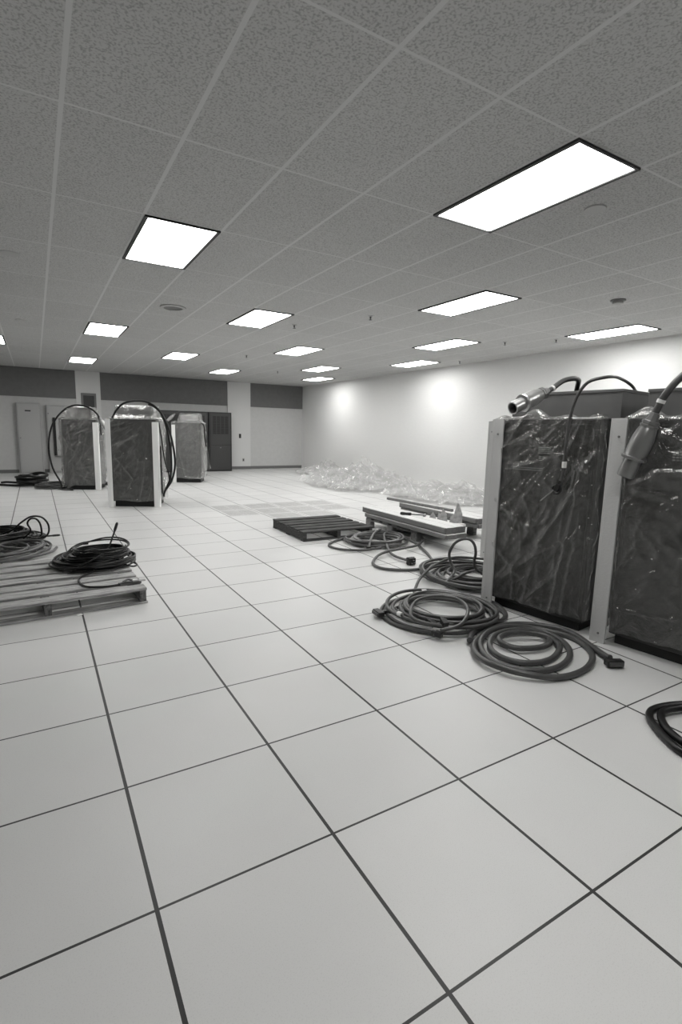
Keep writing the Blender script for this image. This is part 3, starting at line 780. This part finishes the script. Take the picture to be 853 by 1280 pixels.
# J: the thick clean coil at the foot of the cabinet post (traced strand by strand)
J = [(2.86, -.25), (2.875, -.213), (2.961, -.056), (3.038, .107), (3.043, .257), (2.948, .395), (2.796, .491), (2.585, .493), (2.378, .417), (2.194, .287), (2.103, .12), (2.123, -.037), (2.202, -.149), (2.313, -.23), (2.457, -.261), (2.643, -.24), (2.823, -.154), (2.93, -.026), (2.975, .117), (2.93, .254), (2.83, .375), (2.665, .44), (2.483, .425), (2.316, .341), (2.205, .212), (2.171, .071), (2.236, -.061), (2.359, -.139), (2.495, -.15), (2.663, -.097), (2.80, .009), (2.865, .138), (2.84, .251), (2.745, .33), (2.599, .376), (2.443, .352), (2.315, .253), (2.271, .123), (2.316, .007), (2.43, -.053), (2.569, -.047), (2.716, .014), (2.785, .103), (2.78, .19), (2.70, .265), (2.559, .315), (2.44, .29), (2.407, .219), (2.46, .14), (2.60, .085), (2.72, .10), (2.80, .17), (2.83, .26)]
jp = [(x, y, .02 + .022*max(0, math.sin(i*.55+2)) + (.012 if i > 40 else 0)) for i, (x, y) in enumerate(J)]
cable('thick grey cable in a neat round coil at the foot of the foreground cabinet', [jp,
      [(2.98, .90, .02), (3.04, .98, .02), (3.02, .84, .022), (2.95, .70, .022), (2.84, .60, .022), (2.68, .545, .022), (2.50, .53, .022), (2.36, .47, .03), (2.24, .37, .045)]], .0195, 'cable',
      plugs=(((2.862, -.235, .03), (-.45, -.9, 0), 'flat'),), seg=12)
# I: tangled coil in front
p = pile((2.48, .92), .385, 11.4, .0135, 12, rw=.115, zh=.105, shift=.055, ell=.08, start=R(150), round_=False)
cable('tangled grey cable coil before the corner post, with a flat black plug beside it',
      [[(2.04, 1.10, .04), (2.10, 1.09, .035), (2.17, 1.02, .05), (2.24, 1.06, .06)] + p,
       [(2.72, 1.22, .06), (2.88, 1.12, .03), (2.98, 1.02, .02), (3.03, .95, .016), (2.98, .80, .016), (2.92, .66, .016), (2.80, .57, .03), (2.62, .52, .06)],
       [(2.20, .55, .08), (2.02, .69, .12), (2.10, .84, .14), (2.28, .98, .14), (2.49, 1.01, .13), (2.62, .92, .12), (2.58, .75, .11), (2.42, .59, .11), (2.26, .50, .10), (2.12, .53, .08)]], .0135, 'cable',
      plugs=(((2.06, 1.10, .04), (-.9, .1, 0), 'flat'), ((2.14, .71, .10), (.35, -.9, -.4), 'small'), ((2.10, .60, .05), (.4, -.8, -.1), 'small'), ((2.20, .62, .13), (-.2, -.9, -.35), 'small')),
      ties=(((2.60, 1.29, .075), (.9, -.3, 0)), ((2.045, .90, .09), (.1, -1, 0))), seg=10)
# H: coil behind with a standing loop
p = pile((3.44, 1.56), .37, 13.4, .0135, 21, rw=.20, zh=.12, shift=.07, ell=.09, start=R(170), round_=False)
cable('tangled grey cable coil with one loop standing up, behind the corner post',
      [p, [(2.95, 1.40, .08), (3.08, 1.47, .10), (3.20, 1.56, .12), (3.20, 1.62, .20), (3.194, 1.636, .28), (3.209, 1.594, .377), (3.236, 1.522, .436), (3.264, 1.444, .446), (3.282, 1.396, .40), (3.287, 1.38, .32), (3.284, 1.39, .24), (3.30, 1.37, .17), (3.38, 1.30, .11), (3.50, 1.26, .08)],
       [(3.82, 1.83, .11), (3.53, 1.90, .14), (3.15, 1.77, .14), (2.84, 1.62, .09), (2.63, 1.45, .04), (2.56, 1.37, .03)],
       [(3.0, 1.55, .05), (3.05, 1.42, .09), (3.2, 1.40, .14), (3.55, 1.5, .13), (3.75, 1.7, .10)]], .0135, 'cable',
      plugs=(((2.57, 1.38, .032), (-.4, -.9, 0), 'small'),), seg=10)
# G: coil by the dark pallet and a big loose loop
p = pile((3.52, 3.36), .36, 8.5, .0145, 31, rw=.15, zh=.09, shift=.06, ell=.08, start=R(30), round_=False)
cable('grey cable coil beside the dark pallet, tied with a pale band',
      [p, [(3.75, 3.72, .08), (3.45, 3.74, .05), (3.15, 3.68, .02), (2.93, 3.54, .018), (2.84, 3.38, .018), (2.90, 3.17, .018), (3.08, 2.99, .03), (3.3, 2.94, .05)],
       [(3.78, 3.64, .12), (3.56, 3.46, .12), (3.34, 3.22, .10), (3.20, 3.05, .04)]], .0155, 'cable_m',
      plugs=(((3.22, 3.07, .045), (-.6, -.6, -.05), 'small'),), ties=(((3.66, 3.56, .125), (.6, .5, 0)),))
G2 = [(3.24, 2.33, .045), (3.251, 2.43, .03), (3.263, 2.668, .035), (3.448, 3.04, .06), (3.70, 3.44, .09), (4.02, 3.70, .06), (4.24, 3.66, .03), (4.25, 3.373, .03), (4.06, 3.069, .05), (3.762, 2.847, .05), (3.456, 2.755, .06), (3.15, 2.72, .04), (2.885, 2.5, .018), (2.824, 2.266, .018), (2.97, 2.111, .018), (3.186, 2.056, .018), (3.446, 2.175, .018), (3.636, 2.428, .018), (3.80, 2.75, .018), (3.95, 3.10, .018), (4.0, 3.45, .03), (3.9, 3.62, .06), (3.75, 3.68, .08)]
cable('grey cable lying in one wide loose loop with a chunky black plug', [G2],
      .0155, 'cable_m', plugs=(((3.243, 2.35, .045), (-.05, -1, 0), 'block'),), seg=10)
# K: coil cut by the right edge
K = [(2.95, -1.30), (2.72, -1.42), (2.45, -1.30), (2.27, -1.10), (2.235, -.99), (2.28, -.895), (2.345, -.805), (2.415, -.742), (2.495, -.716), (2.597, -.73), (2.72, -.775), (2.92, -.88), (3.02, -1.06), (2.93, -1.24), (2.72, -1.36), (2.48, -1.26), (2.33, -1.10), (2.295, -.985), (2.33, -.89), (2.385, -.825), (2.44, -.785), (2.505, -.765), (2.60, -.78), (2.72, -.83), (2.86, -.94), (2.9, -1.08), (2.8, -1.2)]
cable('thick dark cable coil cut by the right edge of the photo on the near floor', [[(x, y, .019 + .012*(i > 14)) for i, (x, y) in enumerate(K)]], .019, 'cable_b', seg=12)
cable('short thick dark cable loop inside the coil at the right edge', [[(2.75, -1.15, .02), (2.6, -1.12, .022), (2.49, -1.02, .022), (2.48, -.93, .022), (2.53, -.87, .022), (2.61, -.86, .022), (2.70, -.91, .022), (2.76, -.99, .022), (2.72, -1.08, .04), (2.62, -1.02, .055)]], .019, 'cable_b', seg=12)
# L2: black coil on the left pallet
p = pile((.17, 3.24), .26, 30, .008, 51, z0=.133, rw=.12, zh=.13, shift=.03, ell=.05)
p2 = pile((.24, 3.22), .19, 18, .008, 52, z0=.19, rw=.07, zh=.14, shift=.02, ell=.06, round_=False)
cable('black cable coiled thickly on the weathered pallet with its end pointing up',
      [p, p2, [(-.02, 2.93, .17), (.08, 2.91, .22), (.20, 2.96, .27), (.28, 3.03, .31), (.315, 3.06, .37), (.335, 3.07, .42), (.362, 3.075, .49)],
       [(.20, 2.98, .20), (.13, 2.88, .15), (.05, 2.80, .143), (.01, 2.67, .142), (.05, 2.47, .142), (.18, 2.40, .142), (.30, 2.41, .142)],
       [(.36, 3.15, .18), (.50, 3.08, .15), (.525, 3.0, .144), (.48, 2.95, .144), (.40, 2.98, .17), (.32, 3.0, .2)],
       [(-.1, 3.15, .22), (-.02, 3.35, .26), (.05, 3.42, .29), (.15, 3.40, .30)]], .008, 'cable_b',
      plugs=(((.355, 3.075, .475), (.2, 0, .6), 'tip'),))
cable('thin cable end with pale contacts on the front of the weathered pallet', [[(.29, 2.41, .148), (.33, 2.44, .146), (.37, 2.42, .15), (.42, 2.43, .15)], [(.33, 2.45, .15), (.37, 2.47, .16), (.41, 2.45, .15)]], .009, 'cable_m', 'cable_end', plugs=(((.40, 2.43, .15), (1, .1, 0), 'lug'),))
# left coils behind the pallet
p = pile((-.70, 4.62), .40, 11, .014, 61, rw=.15, zh=.12, shift=.12, ell=.10)
cable('grey cable coil on the floor behind the weathered pallet at the left edge', [p, pile((-.42, 4.66), .20, 4, .011, 64, rw=.06, zh=.12, shift=.04)], .014, 'cable_m')
p = pile((-.74, 5.22), .34, 26, .011, 62, z0=.02, rw=.17, zh=.17, shift=.05, ell=.08)
cable('flat black cable coil with two thin standing loops behind the grey coil, left edge',
      [p, [(-.62, 5.0, .17), (-.52, 4.93, .22), (-.43, 4.86, .31), (-.33, 4.83, .375), (-.225, 4.8, .365), (-.165, 4.8, .28), (-.165, 4.8, .18), (-.22, 4.82, .12), (-.34, 4.9, .11)],
       [(-.42, 4.90, .11), (-.345, 4.82, .21), (-.37, 4.8, .30), (-.34, 4.78, .355), (-.285, 4.78, .355), (-.245, 4.8, .29), (-.235, 4.82, .18), (-.26, 4.9, .12), (-.36, 5.0, .10)],
       [(-.5, 4.95, .12), (-.25, 4.93, .115), (-.09, 4.95, .11)]], .0105, 'cable_b', plugs=(((-.12, 4.95, .11), (1, .1, 0), 'tip'),))
# far coils
p = pile((-.36, 12.0), .26, 26, .024, 71, rw=.07, zh=.27, shift=.03, ell=.05, round_=False)
cable('thick black hose coil stacked on the far floor before the leftmost cabinet', [p, [(-.3, 11.72, .05), (-.7, 11.9, .03), (-1.05, 12.2, .03), (-1.3, 12.4, .03)], [(-.5, 11.8, .08), (-.85, 12.2, .08), (-.98, 12.35, .06)]], .026, 'cable_b')
p = pile((.03, 11.38), .27, 14, .013, 73, rw=.16, zh=.17, shift=.08, ell=.12)
cable('dark grey cable coil on the far floor against the far left wrapped cabinet', [p, [(.1, 11.1, .02), (.2, 10.83, .018), (.36, 10.66, .018)]], .016, 'cable_m', plugs=(((.34, 10.67, .02), (1, -.1, 0), 'small'),))
cable('black cable heap on the floor between the far left and middle wrapped cabinets', [pile((1.42, 11.6), .2, 7, .018, 75, rw=.1, zh=.1)], .018, 'cable_b')

# ------------------------------------------------------------------ crumpled plastic sheeting
def heap(t, cx, cy, rx, ry, h, ang, seed, peaks=(), n=34, layers=3):
    """one crumpled bunch of sheet: layers of sharp, irregular facets"""
    for layer in range(layers):
        rn = random.Random(seed*10+layer)
        bm = NB(); g = {}; k = 1 - .10*layer
        nu = max(10, int(n*rx/1.2)); nv = max(10, int(n*ry/1.2))
        for i in range(nu+1):
            for j in range(nv+1):
                u, v = i/nu*2-1, j/nv*2-1
                rr = math.hypot(u, v)
                edge = 1 + .38*noise.noise(Vector((math.atan2(v, u)*2.3, seed, layer*3.3)))
                if rr > edge: g[i, j] = None; continue
                env = max(0, 1 - (rr/edge)**2)
                P_ = Vector((u*rx, v*ry, seed*2.7 + layer*11))
                big = .5 + .5*noise.noise(P_*2.2)
                cr = max(0, ridged(P_, 3.2))
                z = h*(env**.6)*(.12 + .55*big + .40*cr)
                for (pu, pv, ph, pw) in peaks:
                    z += ph*math.exp(-((u-pu)**2+(v-pv)**2)/pw**2)*(.6+.5*cr)
                a = min(1, env*3)
                z += rn.uniform(-.045, .06)*a
                g[i, j] = bm.verts.new((u*rx*k + rn.uniform(-.035, .035), v*ry*k + rn.uniform(-.035, .035), max(.004, z*(1-.2*layer) + .01)))
        for i in range(nu):
            for j in range(nv):
                q = [g[i, j], g[i+1, j], g[i+1, j+1], g[i, j+1]]
                if all(q):
                    if rn.random() < .5: bm.faces.new((q[0], q[1], q[2])); bm.faces.new((q[0], q[2], q[3]))
                    else: bm.faces.new((q[0], q[1], q[3])); bm.faces.new((q[1], q[2], q[3]))
        obj('plastic_fold', bm, 'heap', t, (cx - t.location.x, cy - t.location.y, 0), rot=(0, 0, R(ang)))
ps = thing('plastic_sheeting', 'long glinting heap of crumpled clear plastic sheeting along the foot of the right wall', 'plastic sheet', (7.2, 9.3, 0))
heap(ps, 7.75, 12.4, .72, 1.6, .34, 4, 1, peaks=((.15, .05, .30, .28),))
heap(ps, 7.05, 9.35, 1.25, 1.95, .55, 8, 2, peaks=((.4, .2, .34, .22), (.1, -.1, .12, .3)), n=40)
heap(ps, 7.45, 6.55, .95, 1.55, .42, 6, 3, peaks=((.2, -.4, .08, .25),), n=38)

# small paper scraps on the floor
rn = random.Random(3)
for x, y, l in ((.47, 10.1, 'small white scrap on the floor by the far left wrapped cabinet'), (-.02, 2.2, 'tiny white scrap on the floor before the weathered pallet')):
    bm = NB(); vs = [bm.verts.new((.03*math.cos(a)*rn.uniform(.6, 1), .03*math.sin(a)*rn.uniform(.6, 1), .004*rn.random())) for a in [k*math.pi/3 for k in range(6)]]
    f = bm.faces.new(vs); r = bmesh.ops.extrude_face_region(bm, geom=[f]); bmesh.ops.translate(bm, vec=(0, 0, .003), verts=[v for v in r['geom'] if isinstance(v, bmesh.types.BMVert)])
    tag(obj('paper_scrap', bm, 'debris', None, (x, y, .001)), l, 'scrap')

# ------------------------------------------------------------------ world, camera, output look
w = bpy.data.worlds.new('World'); S.world = w; w.use_nodes = True
w.node_tree.nodes['Background'].inputs[0].default_value = (.02, .02, .02, 1)
cam = bpy.data.cameras.new('camera'); co = bpy.data.objects.new('camera', cam); COL.objects.link(co)
cam.sensor_fit = 'HORIZONTAL'; cam.sensor_width = 36; cam.lens = 640.2184/853*36
r_ = Vector((0.86108951, -0.5079438, 0.02275855)); u_ = Vector((0.05993857, 0.14585528, 0.98748853)); d_ = Vector((0.50490814, 0.8489519, -0.15603987))
m3 = Matrix((r_, u_, -d_)).transposed()
co.matrix_world = Matrix.Translation((-0.2288363, -2.0238736, 1.4350869)) @ m3.to_4x4()
cam.clip_start = .05; cam.clip_end = 60
S.camera = co
S.view_settings.view_transform = 'Standard'; S.view_settings.look = 'None'
S.view_settings.exposure = 0; S.view_settings.gamma = 1; S.view_settings.use_curve_mapping = False
cy = S.cycles
cy.use_denoising = True; cy.max_bounces = 10; cy.transparent_max_bounces = 24; cy.diffuse_bounces = 6
cy.sample_clamp_indirect = 6; cy.caustics_reflective = False; cy.caustics_refractive = False
